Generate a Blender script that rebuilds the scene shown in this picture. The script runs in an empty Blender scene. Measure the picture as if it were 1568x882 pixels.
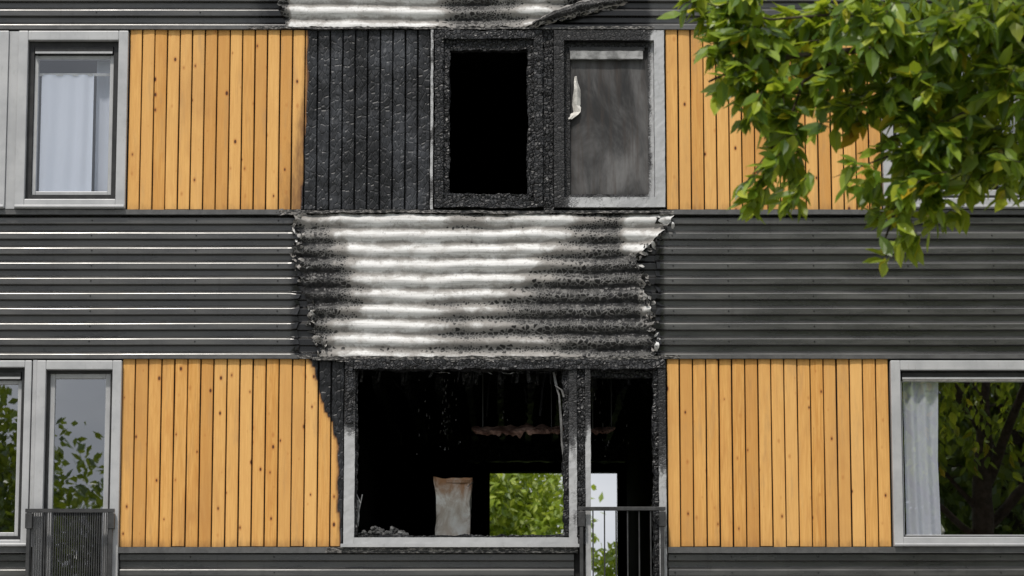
import bpy, math, random
import numpy as np
from mathutils import Vector, noise, Matrix
random.seed(7); np.random.seed(7)
R=random.random
def U(a,b): return a+(b-a)*R()
scene=bpy.context.scene
# ------------------------------------------------------------ survey of the facade
CZ=2.15; DIST=25.0; RISE=3.85
T=math.atan(RISE/DIST); F=4376.0
def at(px,py,y=0.0):
    d=DIST+y
    z=CZ+d*math.tan(T+math.atan((441-py)/F))
    D=d*math.cos(T)+(z-CZ)*math.sin(T)
    return (px-784)*D/F, z
def Z(py,y=0.0): return at(784,py,y)[1]
def X(px,py=441,y=0.0): return at(px,py,y)[0]
def upx(px): return X(px,190)      # verticals measured on the upper storey
def mpx(px): return X(px,440)
def lpx(px): return X(px,695)      # lower storey
def inv(x,z,y=0.0):
    d=DIST+y
    a=math.atan((z-CZ)/d)-T
    py=441-F*math.tan(a)
    D=d*math.cos(T)+(z-CZ)*math.sin(T)
    return 784+x*F/D, py
def sm(a,b,x):
    if a==b: return 1.0 if x>a else 0.0
    t=min(1,max(0,(x-a)/(b-a))); return t*t*(3-2*t)
def nz(x,y,z,s=1.0): return noise.noise(Vector((x*s,y*s,z*s)))
def interp(tab,v):
    if v<=tab[0][0]: return tab[0][1]
    for (a,b),(c,d) in zip(tab,tab[1:]):
        if v<=c: return b+(d-b)*(v-a)/(c-a)
    return tab[-1][1]
# ------------------------------------------------------------ mesh builder
class MB:
    def __init__(s): s.v=[];s.f=[];s.a=[]
    def add(s,vs,fs,at=None):
        o=len(s.v); s.v+=vs; s.f+=[tuple(i+o for i in f) for f in fs]
        s.a+= at if at is not None else [0.0]*len(vs)
    def box(s,x0,x1,y0,y1,z0,z1,a=0.0):
        vs=[(x,y,z) for x in(x0,x1) for y in(y0,y1) for z in(z0,z1)]
        s.add(vs,[(0,1,3,2),(4,6,7,5),(0,4,5,1),(2,3,7,6),(0,2,6,4),(1,5,7,3)],[a]*8)
    def patch(s,o,u,v,nu,nv,fn=None,af=None,flip=False):
        vs=[];at=[]
        for j in range(nv+1):
            for i in range(nu+1):
                p=Vector(o)+Vector(u)*(i/nu)+Vector(v)*(j/nv)
                if fn: p=fn(p)
                vs.append(tuple(p)); at.append(af(p) if af else 0.0)
        w=nu+1
        fs=[(j*w+i,j*w+i+1,(j+1)*w+i+1,(j+1)*w+i) for j in range(nv) for i in range(nu)]
        if flip: fs=[tuple(reversed(f)) for f in fs]
        s.add(vs,fs,at)
    def sbox(s,x0,x1,y0,y1,z0,z1,seg=.03,jit=.006,af=None,freq=22):
        def fn(p):
            n=noise.noise_vector(p*freq); n2=noise.noise_vector(p*freq*.3)
            return p+n*jit+n2*jit*.8
        nx=max(1,round((x1-x0)/seg));ny=max(1,round((y1-y0)/seg));n3=max(1,round((z1-z0)/seg))
        dx,dy,dz=x1-x0,y1-y0,z1-z0
        s.patch((x0,y0,z0),(dx,0,0),(0,0,dz),nx,n3,fn,af)
        s.patch((x0,y1,z0),(dx,0,0),(0,0,dz),nx,n3,fn,af,True)
        s.patch((x0,y0,z0),(0,dy,0),(0,0,dz),ny,n3,fn,af,True)
        s.patch((x1,y0,z0),(0,dy,0),(0,0,dz),ny,n3,fn,af)
        s.patch((x0,y0,z0),(dx,0,0),(0,dy,0),nx,ny,fn,af,True)
        s.patch((x0,y0,z1),(dx,0,0),(0,dy,0),nx,ny,fn,af)
    def obj(s,name,mat,parent=None,smooth=False,bevel=0):
        me=bpy.data.meshes.new(name); me.from_pydata(s.v,[],s.f)
        at=me.attributes.new('soot','FLOAT','POINT'); at.data.foreach_set('value',np.array(s.a,dtype=np.float32))
        if smooth: me.polygons.foreach_set('use_smooth',[True]*len(me.polygons))
        me.materials.append(mat); me.update()
        o=bpy.data.objects.new(name,me); scene.collection.objects.link(o)
        if parent: o.parent=parent
        if bevel:
            b=o.modifiers.new('bevel','BEVEL'); b.width=bevel; b.segments=2; b.limit_method='ANGLE'
        return o
def empty(name):
    e=bpy.data.objects.new(name,None); scene.collection.objects.link(e); e.empty_display_size=.2; return e
# ------------------------------------------------------------ material helpers
class M:
    def __init__(s,name):
        s.m=bpy.data.materials.new(name); s.m.use_nodes=True; s.t=s.m.node_tree
        s.b=s.t.nodes['Principled BSDF']; s.out=s.t.nodes['Material Output']
        s.tc=s.n('ShaderNodeTexCoord')
        s.obj=s.tc.outputs['Object']
    def n(s,ty,**k):
        x=s.t.nodes.new(ty)
        for a,b in k.items(): setattr(x,a,b)
        return x
    def set(s,sock,v):
        if hasattr(v,'is_linked') or isinstance(v,bpy.types.NodeSocket): s.t.links.new(v,sock)
        else:
            if isinstance(v,tuple) and len(v)==3 and sock.type=='RGBA': v=v+(1,)
            sock.default_value=v
    def map(s,sc,vec=None,loc=(0,0,0)):
        x=s.n('ShaderNodeMapping'); s.set(x.inputs[0],vec or s.obj); x.inputs['Scale'].default_value=sc; x.inputs['Location'].default_value=loc
        return x.outputs[0]
    def noise(s,vec,scale,detail=4,rough=.55,dist=0):
        x=s.n('ShaderNodeTexNoise'); s.set(x.inputs['Vector'],vec); x.inputs['Scale'].default_value=scale
        x.inputs['Detail'].default_value=detail; x.inputs['Roughness'].default_value=rough; x.inputs['Distortion'].default_value=dist
        return x.outputs[0]
    def vor(s,vec,scale,feature='F1',out=0):
        x=s.n('ShaderNodeTexVoronoi',feature=feature); s.set(x.inputs['Vector'],vec); x.inputs['Scale'].default_value=scale
        return x.outputs[out]
    def rng(s,v,a,b,c=0.,d=1.,smooth=True):
        x=s.n('ShaderNodeMapRange'); 
        if smooth: x.interpolation_type='SMOOTHSTEP'
        s.set(x.inputs[0],v)
        for i,q in enumerate((a,b,c,d)): s.set(x.inputs[i+1],q)
        return x.outputs[0]
    def mix(s,f,a,b,mode='MIX'):
        x=s.n('ShaderNodeMixRGB',blend_type=mode); s.set(x.inputs[0],f); s.set(x.inputs[1],a); s.set(x.inputs[2],b)
        return x.outputs[0]
    def math(s,op,a,b=0.,c=None,clamp=False):
        x=s.n('ShaderNodeMath',operation=op,use_clamp=clamp); s.set(x.inputs[0],a); s.set(x.inputs[1],b)
        if c is not None: s.set(x.inputs[2],c)
        return x.outputs[0]
    def attr(s,name='soot'):
        x=s.n('ShaderNodeAttribute'); x.attribute_name=name; return x.outputs['Fac']
    def island(s):
        return s.n('ShaderNodeNewGeometry').outputs['Random Per Island']
    def bump(s,h,st=.3,d=.01,prev=None):
        x=s.n('ShaderNodeBump'); s.set(x.inputs['Height'],h); s.set(x.inputs['Strength'],st); x.inputs['Distance'].default_value=d
        if prev: s.set(x.inputs['Normal'],prev)
        return x.outputs[0]
    def fin(s,col=None,rough=None,nrm=None,metal=None,spec=None):
        if col is not None: s.set(s.b.inputs['Base Color'],col)
        if rough is not None: s.set(s.b.inputs['Roughness'],rough)
        if nrm is not None: s.set(s.b.inputs['Normal'],nrm)
        if metal is not None: s.set(s.b.inputs['Metallic'],metal)
        if spec is not None: s.set(s.b.inputs['Specular IOR Level'],spec)
        return s.m
def mk_wood():
    s=M('wood_cladding'); isl=s.island()
    off=s.n('ShaderNodeCombineXYZ'); s.set(off.inputs[2],s.math('MULTIPLY',isl,37.0)); s.set(off.inputs[1],s.math('MULTIPLY',isl,11.0))
    vm=s.n('ShaderNodeVectorMath',operation='ADD'); s.set(vm.inputs[0],s.obj); s.set(vm.inputs[1],off.outputs[0]); v=vm.outputs[0]
    g=s.noise(s.map((1,1,.045),v),75,5,.6,.6)
    g2=s.noise(s.map((1,1,.12),v),22,3,.5,1.0)
    col=s.mix(s.rng(g,.3,.7),(.56,.265,.055),(.70,.375,.105))
    col=s.mix(s.rng(g2,.4,.75,0,.6),col,(.49,.20,.038))
    col=s.mix(s.math('MULTIPLY',isl,.55),col,(.80,.485,.175))
    isl2=s.math('FRACT',s.math('MULTIPLY',isl,17.3))
    col=s.mix(s.rng(isl2,.50,1,0,.48),col,(.46,.20,.038))
    wth=s.noise(s.map((2.2,1,.35),v),5,4,.65)
    col=s.mix(s.rng(wth,.52,.75,0,.4),col,(.36,.22,.10))
    kv=s.map((11.,1,6.5),v)
    x=s.n('ShaderNodeTexVoronoi',feature='F1'); s.set(x.inputs['Vector'],kv); x.inputs['Scale'].default_value=1.
    kd=x.outputs[0]; kc=x.outputs[1]
    sep=s.n('ShaderNodeSeparateColor'); s.set(sep.inputs[0],kc)
    size=s.rng(sep.outputs[0],.25,1,-.03,.14,False)
    kn=s.math('SUBTRACT',kd,size)
    knot=s.rng(kn,-.03,.03,1,0); halo=s.rng(kn,0,.14,.5,0)
    col=s.mix(halo,col,(.40,.125,.02)); col=s.mix(knot,col,(.085,.028,.008))
    big=s.noise(s.map((1,1,.6)),1.3,4,.6)
    col=s.mix(s.rng(big,.48,.75,0,.40),col,(.36,.17,.055))
    a=s.attr()
    c=s.math('ADD',a,s.math('MULTIPLY',s.math('SUBTRACT',s.noise(s.map((1,1,.25)),26,4,.65),.5),.38))
    brown=s.rng(c,.06,.55); black=s.rng(c,.42,.62)
    col=s.mix(brown,col,(.13,.055,.02))
    pn=s.noise(s.map((1,1,.7),None,(3,0,1)),2.6,5,.7)
    ch=s.mix(s.rng(pn,.42,.70),(.006,.0065,.008),(.040,.043,.050))
    fl=s.noise(s.map((1,1,.22)),34,4,.8)
    ch=s.mix(s.math('MULTIPLY',s.rng(fl,.56,.70),s.rng(pn,.45,.64,.03,.75)),ch,(.13,.135,.145))
    col=s.mix(black,col,ch)
    ck=s.vor(s.map((1,1,.5)),26,'DISTANCE_TO_EDGE')
    b1=s.bump(g,.20,.004)
    ckh=s.math('MULTIPLY',s.rng(ck,0,.14),black)
    b2=s.bump(ckh,.5,.008,b1)
    return s.fin(col,s.rng(black,0,1,.62,.45),b2,spec=.35)
WOOD=mk_wood()
def mk_corr():
    s=M('corrugated_steel')
    n1=s.noise(s.map((.5,1,3)),3,4,.6); n2=s.noise(s.map((1,1,1)),45,4,.7)
    col=s.mix(s.rng(n1,.35,.7),(.066,.066,.066),(.105,.104,.101))
    col=s.mix(s.rng(n2,.55,.8,0,.35),col,(.17,.165,.155))
    st=s.noise(s.map((9,1,.5)),2.5,4,.6)
    col=s.mix(s.rng(st,.55,.8,0,.45),col,(.040,.038,.036))
    a=s.attr(); c=s.math('ADD',a,s.math('MULTIPLY',s.math('SUBTRACT',s.noise(s.map((1,1,1.5)),9,5,.7),.5),.7))
    col=s.mix(s.rng(c,.35,.8),col,(.010,.010,.011))
    return s.fin(col,s.rng(n1,.3,.7,.24,.36),s.bump(n1,.15,.01),metal=.4,spec=.8)
CORR=mk_corr()
def mk_alu():
    s=M('aluminium_frame')
    n1=s.noise(s.obj,4,4,.6); n2=s.noise(s.map((1,1,.3)),30,4,.7)
    col=s.mix(s.rng(n1,.3,.7),(.36,.365,.375),(.45,.453,.46))
    col=s.mix(s.rng(n2,.55,.8,0,.45),col,(.22,.215,.20))
    a=s.attr(); c=s.math('ADD',a,s.math('MULTIPLY',s.math('SUBTRACT',s.noise(s.map((1,1,.5)),14,5,.75),.5),.9))
    f=s.rng(c,.38,.66)
    ck=s.vor(s.obj,30,'DISTANCE_TO_EDGE')
    soot=s.mix(s.rng(s.noise(s.obj,30,4,.7),.5,.75),(.009,.009,.010),(.04,.04,.043))
    soot=s.mix(s.rng(c,.62,.95,.75,0),soot,(.075,.075,.078))
    col=s.mix(f,col,soot)
    return s.fin(col,s.rng(f,0,1,.42,.55),s.bump(s.math('MULTIPLY',s.rng(ck,0,.15),f),.7,.008),metal=.1)
ALU=mk_alu()
def mk_char():
    s=M('charred_wood')
    ck=s.vor(s.map((1,1,.8)),30,'DISTANCE_TO_EDGE')
    n=s.noise(s.obj,9,4,.7); fn=s.noise(s.obj,55,3,.7)
    col=s.mix(s.rng(n,.4,.7),(.005,.005,.006),(.020,.021,.024))
    col=s.mix(s.rng(fn,.62,.76,0,.6),col,(.08,.08,.085))
    return s.fin(col,.42,s.bump(s.rng(ck,0,.2),.9,.013,s.bump(fn,.4,.006)),spec=.5)
CHAR=mk_char()
def mk_burnt():
    s=M('burnt_steel_sheet')
    a=s.attr()
    hn=s.noise(s.map((1,1,1.8)),5,5,.7,.6); fn=s.noise(s.obj,38,4,.75)
    d=s.math('ADD',a,s.math('MULTIPLY',s.math('SUBTRACT',hn,.5),.72))
    d=s.math('ADD',d,s.math('MULTIPLY',s.math('SUBTRACT',fn,.5),.24))
    wv=s.n('ShaderNodeVectorMath',operation='ADD'); s.set(wv.inputs[0],s.obj)
    nv=s.n('ShaderNodeTexNoise'); s.set(nv.inputs['Vector'],s.obj); nv.inputs['Scale'].default_value=26; nv.inputs['Detail'].default_value=3
    sc=s.n('ShaderNodeVectorMath',operation='SCALE'); s.set(sc.inputs[0],nv.outputs['Color']); sc.inputs['Scale'].default_value=.024
    s.set(wv.inputs[1],sc.outputs[0])
    v1=s.vor(wv.outputs[0],22,'DISTANCE_TO_EDGE'); v2=s.vor(wv.outputs[0],42,'DISTANCE_TO_EDGE')
    w=s.rng(d,.34,.85,.34,.075,False)       # width of bare ash between the blistered soot flakes
    f1=s.rng(s.math('SUBTRACT',v1,s.math('MULTIPLY',w,.9)),-.03,.04)
    f2=s.rng(s.math('SUBTRACT',v2,w),-.04,.05)
    pick=s.rng(s.noise(s.obj,4,2,.5),.46,.54)
    fl=s.math('ADD',s.math('MULTIPLY',f1,pick),s.math('MULTIPLY',f2,s.math('SUBTRACT',1.0,pick)))
    fl=s.math('MULTIPLY',fl,s.rng(d,.32,.46))
    allb=s.rng(d,.98,1.2)
    streak=s.noise(s.map((.4,1,14)),6,4,.6)
    ash=s.mix(s.rng(streak,.4,.70),(.70,.70,.695),(.52,.515,.505))
    ash=s.mix(s.rng(hn,.48,.74,0,.60),ash,(.33,.30,.27))
    ash=s.mix(s.rng(d,.06,.36),ash,(.28,.265,.25))
    ash=s.mix(s.rng(d,.35,.85),ash,(.15,.147,.143))
    ash=s.mix(s.rng(fn,.54,.74,0,.6),ash,(.13,.12,.115))
    col=s.mix(fl,ash,(.014,.0135,.0135)); col=s.mix(allb,col,(.011,.011,.012))
    h=s.math('ADD',s.math('MULTIPLY',fl,.7),s.math('MULTIPLY',fn,.35))
    return s.fin(col,s.rng(fl,0,1,.8,.40),s.bump(h,.8,.008),spec=.35)
BURNT=mk_burnt()
def mk_simple(name,c1,c2,scale=4,rough=.8,spec=.2,bump=.2):
    s=M(name); n=s.noise(s.obj,scale,5,.65); n2=s.noise(s.obj,scale*9,3,.7)
    col=s.mix(s.rng(n,.35,.68),c1,c2)
    return s.fin(col,rough,s.bump(n2,bump,.01),spec=spec)
SOOT=mk_simple('sooty_plaster',(.003,.003,.003),(.009,.009,.009),3,.95,.05,.5)
CONC=mk_simple('backing_wall',(.02,.02,.02),(.035,.034,.033),3,.9)
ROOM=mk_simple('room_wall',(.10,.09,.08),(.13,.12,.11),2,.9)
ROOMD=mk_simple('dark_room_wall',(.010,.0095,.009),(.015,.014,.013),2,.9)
CEILP=mk_simple('scorched_plaster_board',(.08,.04,.032),(.42,.27,.22),7,.9,.1,.6)
DEBR=mk_simple('ash_debris',(.03,.03,.03),(.20,.20,.20),12,.9,.1,1.)
WHITEP=mk_simple('peeling_paint',(.45,.43,.40),(.72,.70,.66),14,.7,.3,.4)
DRAIL=mk_simple('dark_metal_railing',(.022,.022,.023),(.045,.045,.046),12,.45,.5,.2)
BLINDM=mk_simple('roller_blind_sooty',(.12,.12,.12),(.34,.34,.34),9,.5,.4,.2)
DARKM=mk_simple('dark_gasket',(.015,.015,.016),(.03,.03,.03),9,.5,.4,.1)
def mk_glass(name,refl=.14,tint=(.92,.96,1)):
    s=M(name); t=s.t
    tr=s.n('ShaderNodeBsdfTransparent'); tr.inputs[0].default_value=tint+(1,)
    gl=s.n('ShaderNodeBsdfGlossy'); gl.inputs['Roughness'].default_value=.0; gl.inputs[0].default_value=(.95,.97,1,1)
    wob=s.noise(s.obj,1.6,1,.4); s.set(gl.inputs['Normal'],s.bump(wob,.05,.02))
    lw=s.n('ShaderNodeLayerWeight'); fr=s.math('POWER',lw.outputs['Facing'],4.0)
    mx=s.n('ShaderNodeMixShader'); s.set(mx.inputs[0],s.math('ADD',s.math('MULTIPLY',fr,.6),refl+.04,clamp=True))
    t.links.new(tr.outputs[0],mx.inputs[1]); t.links.new(gl.outputs[0],mx.inputs[2]); t.links.new(mx.outputs[0],s.out.inputs[0])
    return s.m
GLASS=mk_glass('window_glass',.30); GLASS2=mk_glass('window_glass_clear',.22,(.99,.99,1))
def mk_sootglass():
    s=M('soot_covered_pane')
    n=s.noise(s.map((1,1,.45)),2.2,5,.65,.8); st=s.noise(s.map((6,1,.35)),3,5,.7)
    f=s.noise(s.obj,60,4,.8)
    col=s.mix(s.rng(n,.35,.7),(.028,.028,.029),(.15,.147,.147))
    col=s.mix(s.rng(st,.45,.72,0,.7),col,(.055,.043,.037))
    col=s.mix(s.rng(f,.64,.75,0,.5),col,(.3,.3,.3))
    a=s.attr(); col=s.mix(a,col,(.006,.006,.006))
    return s.fin(col,.7,s.bump(n,.2,.01),spec=.2)
SGLASS=mk_sootglass()
def mk_curtain(name,c,tr=.15):
    s=M(name); t=s.t
    s.fin(c,.9,spec=.1)
    tl=s.n('ShaderNodeBsdfTranslucent'); tl.inputs[0].default_value=c+(1,)
    mx=s.n('ShaderNodeMixShader'); mx.inputs[0].default_value=tr
    t.links.new(s.b.outputs[0],mx.inputs[1]); t.links.new(tl.outputs[0],mx.inputs[2]); t.links.new(mx.outputs[0],s.out.inputs[0]); return s.m
CURT=mk_curtain('sheer_curtain_fabric',(.70,.73,.80),.25)
def mk_cab():
    s=M('scorched_enamel')
    sx=s.n('ShaderNodeSeparateXYZ'); s.set(sx.inputs[0],s.tc.outputs['Generated'])
    n=s.noise(s.map((1,1,.6)),7,5,.7,.8); f=s.noise(s.obj,40,4,.8)
    col=s.mix(s.rng(n,.35,.65),(.84,.82,.78),(.58,.50,.42))
    tt=s.math('ADD',sx.outputs[2],s.math('MULTIPLY',s.math('SUBTRACT',n,.5),.6))
    col=s.mix(s.rng(tt,.68,1.0),col,(.40,.20,.09))
    ee=s.math('ABSOLUTE',s.math('SUBTRACT',sx.outputs[0],.5)); e2=s.math('ADD',ee,s.math('MULTIPLY',s.math('SUBTRACT',n,.5),.5))
    col=s.mix(s.rng(e2,.36,.55,0,.85),col,(.09,.045,.025))
    col=s.mix(s.rng(f,.58,.75,0,.5),col,(.18,.11,.07))
    return s.fin(col,.6,s.bump(f,.4,.008))
CAB=mk_cab()
def mk_leaf(name,cols,tr=.35,rough=.36):
    s=M(name); t=s.t; isl=s.island()
    r=s.n('ShaderNodeValToRGB'); s.set(r.inputs[0],isl)
    e=r.color_ramp.elements; e[0].position=0; e[0].color=cols[0][1]+(1,); e[1].position=cols[-1][0]; e[1].color=cols[-1][1]+(1,)
    for p,c in cols[1:-1]:
        q=e.new(p); q.color=c+(1,)
    col=r.outputs[0]
    s.fin(col,rough,spec=.5)
    tl=s.n('ShaderNodeBsdfTranslucent'); s.set(tl.inputs[0],s.mix(.6,col,(.42,.50,.02)))
    mx=s.n('ShaderNodeMixShader'); mx.inputs[0].default_value=tr
    t.links.new(s.b.outputs[0],mx.inputs[1]); t.links.new(tl.outputs[0],mx.inputs[2]); t.links.new(mx.outputs[0],s.out.inputs[0]); return s.m
LEAF=mk_leaf('leaf_green',[(0,(.035,.080,.012)),(.25,(.080,.160,.018)),(.55,(.17,.27,.028)),(.82,(.30,.40,.045)),(.95,(.46,.50,.05)),(.988,(.60,.46,.03)),(1,(.50,.22,.03))],.45)
LEAFD=mk_leaf('leaf_dark_green',[(0,(.025,.055,.010)),(.5,(.06,.11,.018)),(1,(.15,.21,.03))],.25)
LEAFB=mk_leaf('leaf_light_green',[(0,(.12,.20,.03)),(.5,(.28,.38,.05)),(1,(.46,.54,.10))],.45)
BARK=mk_simple('bark',(.05,.04,.03),(.11,.09,.07),16,.9,.2,1.)
GRASS=mk_simple('grass_ground',(.035,.06,.015),(.07,.09,.03),1.2,.95,.1,.6)
PAVE=mk_simple('paving',(.22,.215,.21),(.34,.33,.31),2,.85,.2,.3)

B=empty('apartment_building')
zA=Z(48); zB=Z(323); zC=Z(551); zD=Z(838)
STO=zA-zC
zTop=zB+(zA-zC)
XL,XR=-9.2,9.2
ops=[]
def op(x0,x1,z0,z1): ops.append((x0,x1,z0,z1))
U0,U1=Z(318),Z(54)
L0,L1=Z(832),Z(557)
zfloor=zC-2.66
op(upx(-120),upx(10),U0,U1)
op(upx(32),upx(192),U0,U1)
op(upx(672),upx(826),U0,U1)
op(upx(856),upx(1010),U0,U1)
op(upx(1352),upx(1580),U0,U1)
op(lpx(-130),lpx(44),L0,L1)
op(lpx(60),lpx(182),zfloor,L1)
op(lpx(533),lpx(876),L0,L1)
op(lpx(897),lpx(1010),zfloor,L1)
op(lpx(1370),lpx(1640),L0,L1)
def wallgrid(name,x0,x1,z0,z1,y0,y1,ops,mat):
    xs=sorted(set([x0,x1]+[o[0] for o in ops]+[o[1] for o in ops])); zs=sorted(set([z0,z1]+[o[2] for o in ops]+[o[3] for o in ops]))
    def solid(i,j):
        if i<0 or j<0 or i>=len(xs)-1 or j>=len(zs)-1: return False
        cx=(xs[i]+xs[i+1])/2; cz=(zs[j]+zs[j+1])/2
        return not any(o[0]<cx<o[1] and o[2]<cz<o[3] for o in ops)
    m=MB()
    for i in range(len(xs)-1):
        for j in range(len(zs)-1):
            if not solid(i,j): continue
            a,b,c,d=xs[i],xs[i+1],zs[j],zs[j+1]
            m.add([(a,y0,c),(b,y0,c),(b,y0,d),(a,y0,d)],[(0,1,2,3)])
            m.add([(a,y1,c),(b,y1,c),(b,y1,d),(a,y1,d)],[(3,2,1,0)])
            if not solid(i-1,j): m.add([(a,y0,c),(a,y1,c),(a,y1,d),(a,y0,d)],[(3,2,1,0)])
            if not solid(i+1,j): m.add([(b,y0,c),(b,y1,c),(b,y1,d),(b,y0,d)],[(0,1,2,3)])
            if not solid(i,j-1): m.add([(a,y0,c),(b,y0,c),(b,y1,c),(a,y1,c)],[(3,2,1,0)])
            if not solid(i,j+1): m.add([(a,y0,d),(b,y0,d),(b,y1,d),(a,y1,d)],[(0,1,2,3)])
    return m.obj(name,mat,B)
ZT=zTop+STO+.3
wallgrid('front_wall',XL,XR,0.0,ZT,0.0,.28,ops,CONC)
YR=9.0
def rp(px,py): return at(px,py,YR)
rops=[(rp(750,770)[0],rp(868,770)[0],rp(0,860)[1],rp(0,722)[1]),(rp(899,770)[0],rp(946,770)[0],zfloor+.02,rp(0,722)[1])]
wallgrid('rear_wall',XL,XR,0.0,ZT,YR,YR+.28,rops,SOOT)
m=MB()
m.box(XL,XL+.25,.285,YR-.003,0,ZT); m.box(XR-.25,XR,.285,YR-.003,0,ZT)
m.obj('side_walls',CONC,B)
m=MB(); m.box(XL-.1,XR+.1,-.12,YR+.4,ZT+.002,ZT+.28); m.obj('roof',CONC,B)
def room(name,x0,x1,z0,z1,y1,mat,back=True):
    m=MB(); y0=.283; 
    m.add([(x0,y0,z0),(x1,y0,z0),(x1,y1,z0),(x0,y1,z0)],[(0,1,2,3)])
    m.add([(x0,y0,z1),(x1,y0,z1),(x1,y1,z1),(x0,y1,z1)],[(3,2,1,0)])
    m.add([(x0,y0,z0),(x0,y1,z0),(x0,y1,z1),(x0,y0,z1)],[(0,1,2,3)])
    m.add([(x1,y0,z0),(x1,y1,z0),(x1,y1,z1),(x1,y0,z1)],[(3,2,1,0)])
    if back: m.add([(x0,y1,z0),(x1,y1,z0),(x1,y1,z1),(x0,y1,z1)],[(0,1,2,3)])
    return m.obj(name,mat,B)
ceil=L1+.05
room('burnt_room',lpx(515),lpx(1022),zfloor,ceil,YR-.002,SOOT,False)
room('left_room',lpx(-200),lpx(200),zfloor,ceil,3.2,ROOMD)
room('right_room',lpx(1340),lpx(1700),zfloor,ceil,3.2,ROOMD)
room('upper_left_room',upx(-200),upx(215),U0-.7,U1+.05,3,ROOM)
room('upper_burnt_room',upx(650),upx(1016),U0-.7,U1+.05,4,SOOT)
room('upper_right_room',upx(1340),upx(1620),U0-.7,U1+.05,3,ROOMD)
# ------------------------------------------------------------ wood boards
def boards(name,x0,x1,z0,z1,n,cf,seg=.04):
    m=MB(); w=(x1-x0)/n
    for k in range(n):
        g=U(.0045,.007); a=x0+k*w+g; b=x0+(k+1)*w-g; y=-.045+U(-.004,.004); zb=z0+U(0,.008); zt=z1
        th=.022; e=.005; tw=U(-.003,.003)
        prof=[(a,y+th),(a,y+e),(a+e,y),(a+(b-a)*.35,y-.0012),(a+(b-a)*.7,y-.0012+tw),(b-e,y+tw),(b,y+e+tw),(b,y+th)]
        nv=max(2,int((zt-zb)/seg)); vs=[];at_=[]; sd=R()*50
        for j in range(nv+1):
            z=zb+(zt-zb)*j/nv; sw=nz(sd,z,0,.9)*.0022
            for (px_,py_) in prof:
                c=cf(px_,z); d=0
                jx=sw
                if c>.5:
                    d=nz(px_,k,z,14)*.006; jx=nz(k*3.1,z,px_,9)*.004
                vs.append((px_+jx,py_+d,z)); at_.append(c)
        q=len(prof)
        fs=[(j*q+i,j*q+i+1,(j+1)*q+i+1,(j+1)*q+i) for j in range(nv) for i in range(q-1)]
        fs.append(tuple(range(q-1,-1,-1))); fs.append(tuple(nv*q+i for i in range(q)))
        m.add(vs,fs,at_)
    return m.obj(name,WOOD,B)
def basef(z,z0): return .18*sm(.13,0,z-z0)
def cf_ul(x,z):
    px,py=inv(x,z); n=nz(x,0,z,5)*3+nz(x,3,z,1.6)*3
    edge=interp([(48,473),(120,472),(200,469),(260,466),(322,462)],py)
    halo=interp([(48,14),(150,20),(230,46),(322,80)],py)
    d=px+n-edge
    if d>0: return min(1,.52+d/12)
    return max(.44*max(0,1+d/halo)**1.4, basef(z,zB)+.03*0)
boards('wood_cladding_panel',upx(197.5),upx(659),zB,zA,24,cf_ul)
def cf_ll(x,z):
    px,py=inv(x,z); n=nz(x,0,z,6)*5
    edge=interp([(551,476),(590,488),(625,497),(650,511),(680,518),(838,522)],py)
    d=px+n-edge
    if d>0: return min(1,.55+d/8)
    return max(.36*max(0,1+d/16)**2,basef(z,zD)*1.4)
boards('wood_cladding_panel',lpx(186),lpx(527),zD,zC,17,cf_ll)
def cf_r(e):
    def f(x,z):
        px,py=inv(x,z); 
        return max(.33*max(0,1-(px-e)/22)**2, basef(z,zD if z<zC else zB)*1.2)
    return f
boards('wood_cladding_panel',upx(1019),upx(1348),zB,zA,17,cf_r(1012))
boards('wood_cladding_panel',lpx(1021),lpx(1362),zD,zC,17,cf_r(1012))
f0=lambda x,z:0.0
boards('wood_cladding_panel',XL,upx(-125),zB,zA,26,f0,.4)
boards('wood_cladding_panel',XL,lpx(-135),zD,zC,26,f0,.4)
boards('wood_cladding_panel',upx(1586),XR,zB,zA,39,f0,.4)
boards('wood_cladding_panel',lpx(1646),XR,zD,zC,35,f0,.4)
boards('wood_cladding_panel',XL,XR,zTop,zTop+zA-zB,160,f0,.4)
# ------------------------------------------------------------ corrugated bands
P0=Z(355)-Z(378)
PROF=[(0,0),(.02,.06),(.07,.92),(.10,1),(.44,1),(.48,.94),(.64,.08),(.69,0)]
def corr(name,x0,x1,z0,z1,ph,yb=-.010,amp=.042,af=None,nx=None,mat=None,warp=None):
    zs=[]; k=math.floor((z0-ph)/P0)-1
    while ph+k*P0<z1+P0:
        for a,b in PROF:
            z=ph+(k+a)*P0
            if z0<z<z1: zs.append((z,b))
        k+=1
    zs=[(z0,zs[0][1])]+zs+[(z1,zs[-1][1])]
    nx=nx or max(1,int((x1-x0)/.12)); vs=[];at_=[]
    for z,b in zs:
        for i in range(nx+1):
            x=x0+(x1-x0)*i/nx; y=yb-amp*b+ nz(x,0,z,1.1)*.004; z_=z+nz(x,5,z,.8)*.003
            p=(x,y,z_)
            if warp: p=warp(*p)
            vs.append(p); at_.append(af(x,z) if af else 0)
    w=nx+1; m=MB()
    m.add(vs,[(j*w+i,j*w+i+1,(j+1)*w+i+1,(j+1)*w+i) for j in range(len(zs)-1) for i in range(nx)],at_)
    return m.obj(name,mat or CORR,B,smooth=False)
ph=Z(355)-.60*P0
def sootL(e,s,wd=26):
    def f(x,z):
        px,py=inv(x,z); return max(0,1-(e-px)*s/wd)
    return f
def warpedge(e,s):
    def f(x,y,z):
        px,py=inv(x,z); k=max(0,1-(e-px)*s/16)
        if k>0:
            x+=nz(z,1,5,9)*.05*k+nz(z,7,5,30)*.03*k; y-=k*k*.03*(1+nz(z,2,2,18)); z+=nz(z,4,4,10)*.03*k
        return (x,y,z)
    return f
corr('corrugated_cladding',XL,mpx(458),zC,zB,ph,af=sootL(458,1),nx=220,warp=warpedge(460,1))
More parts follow.
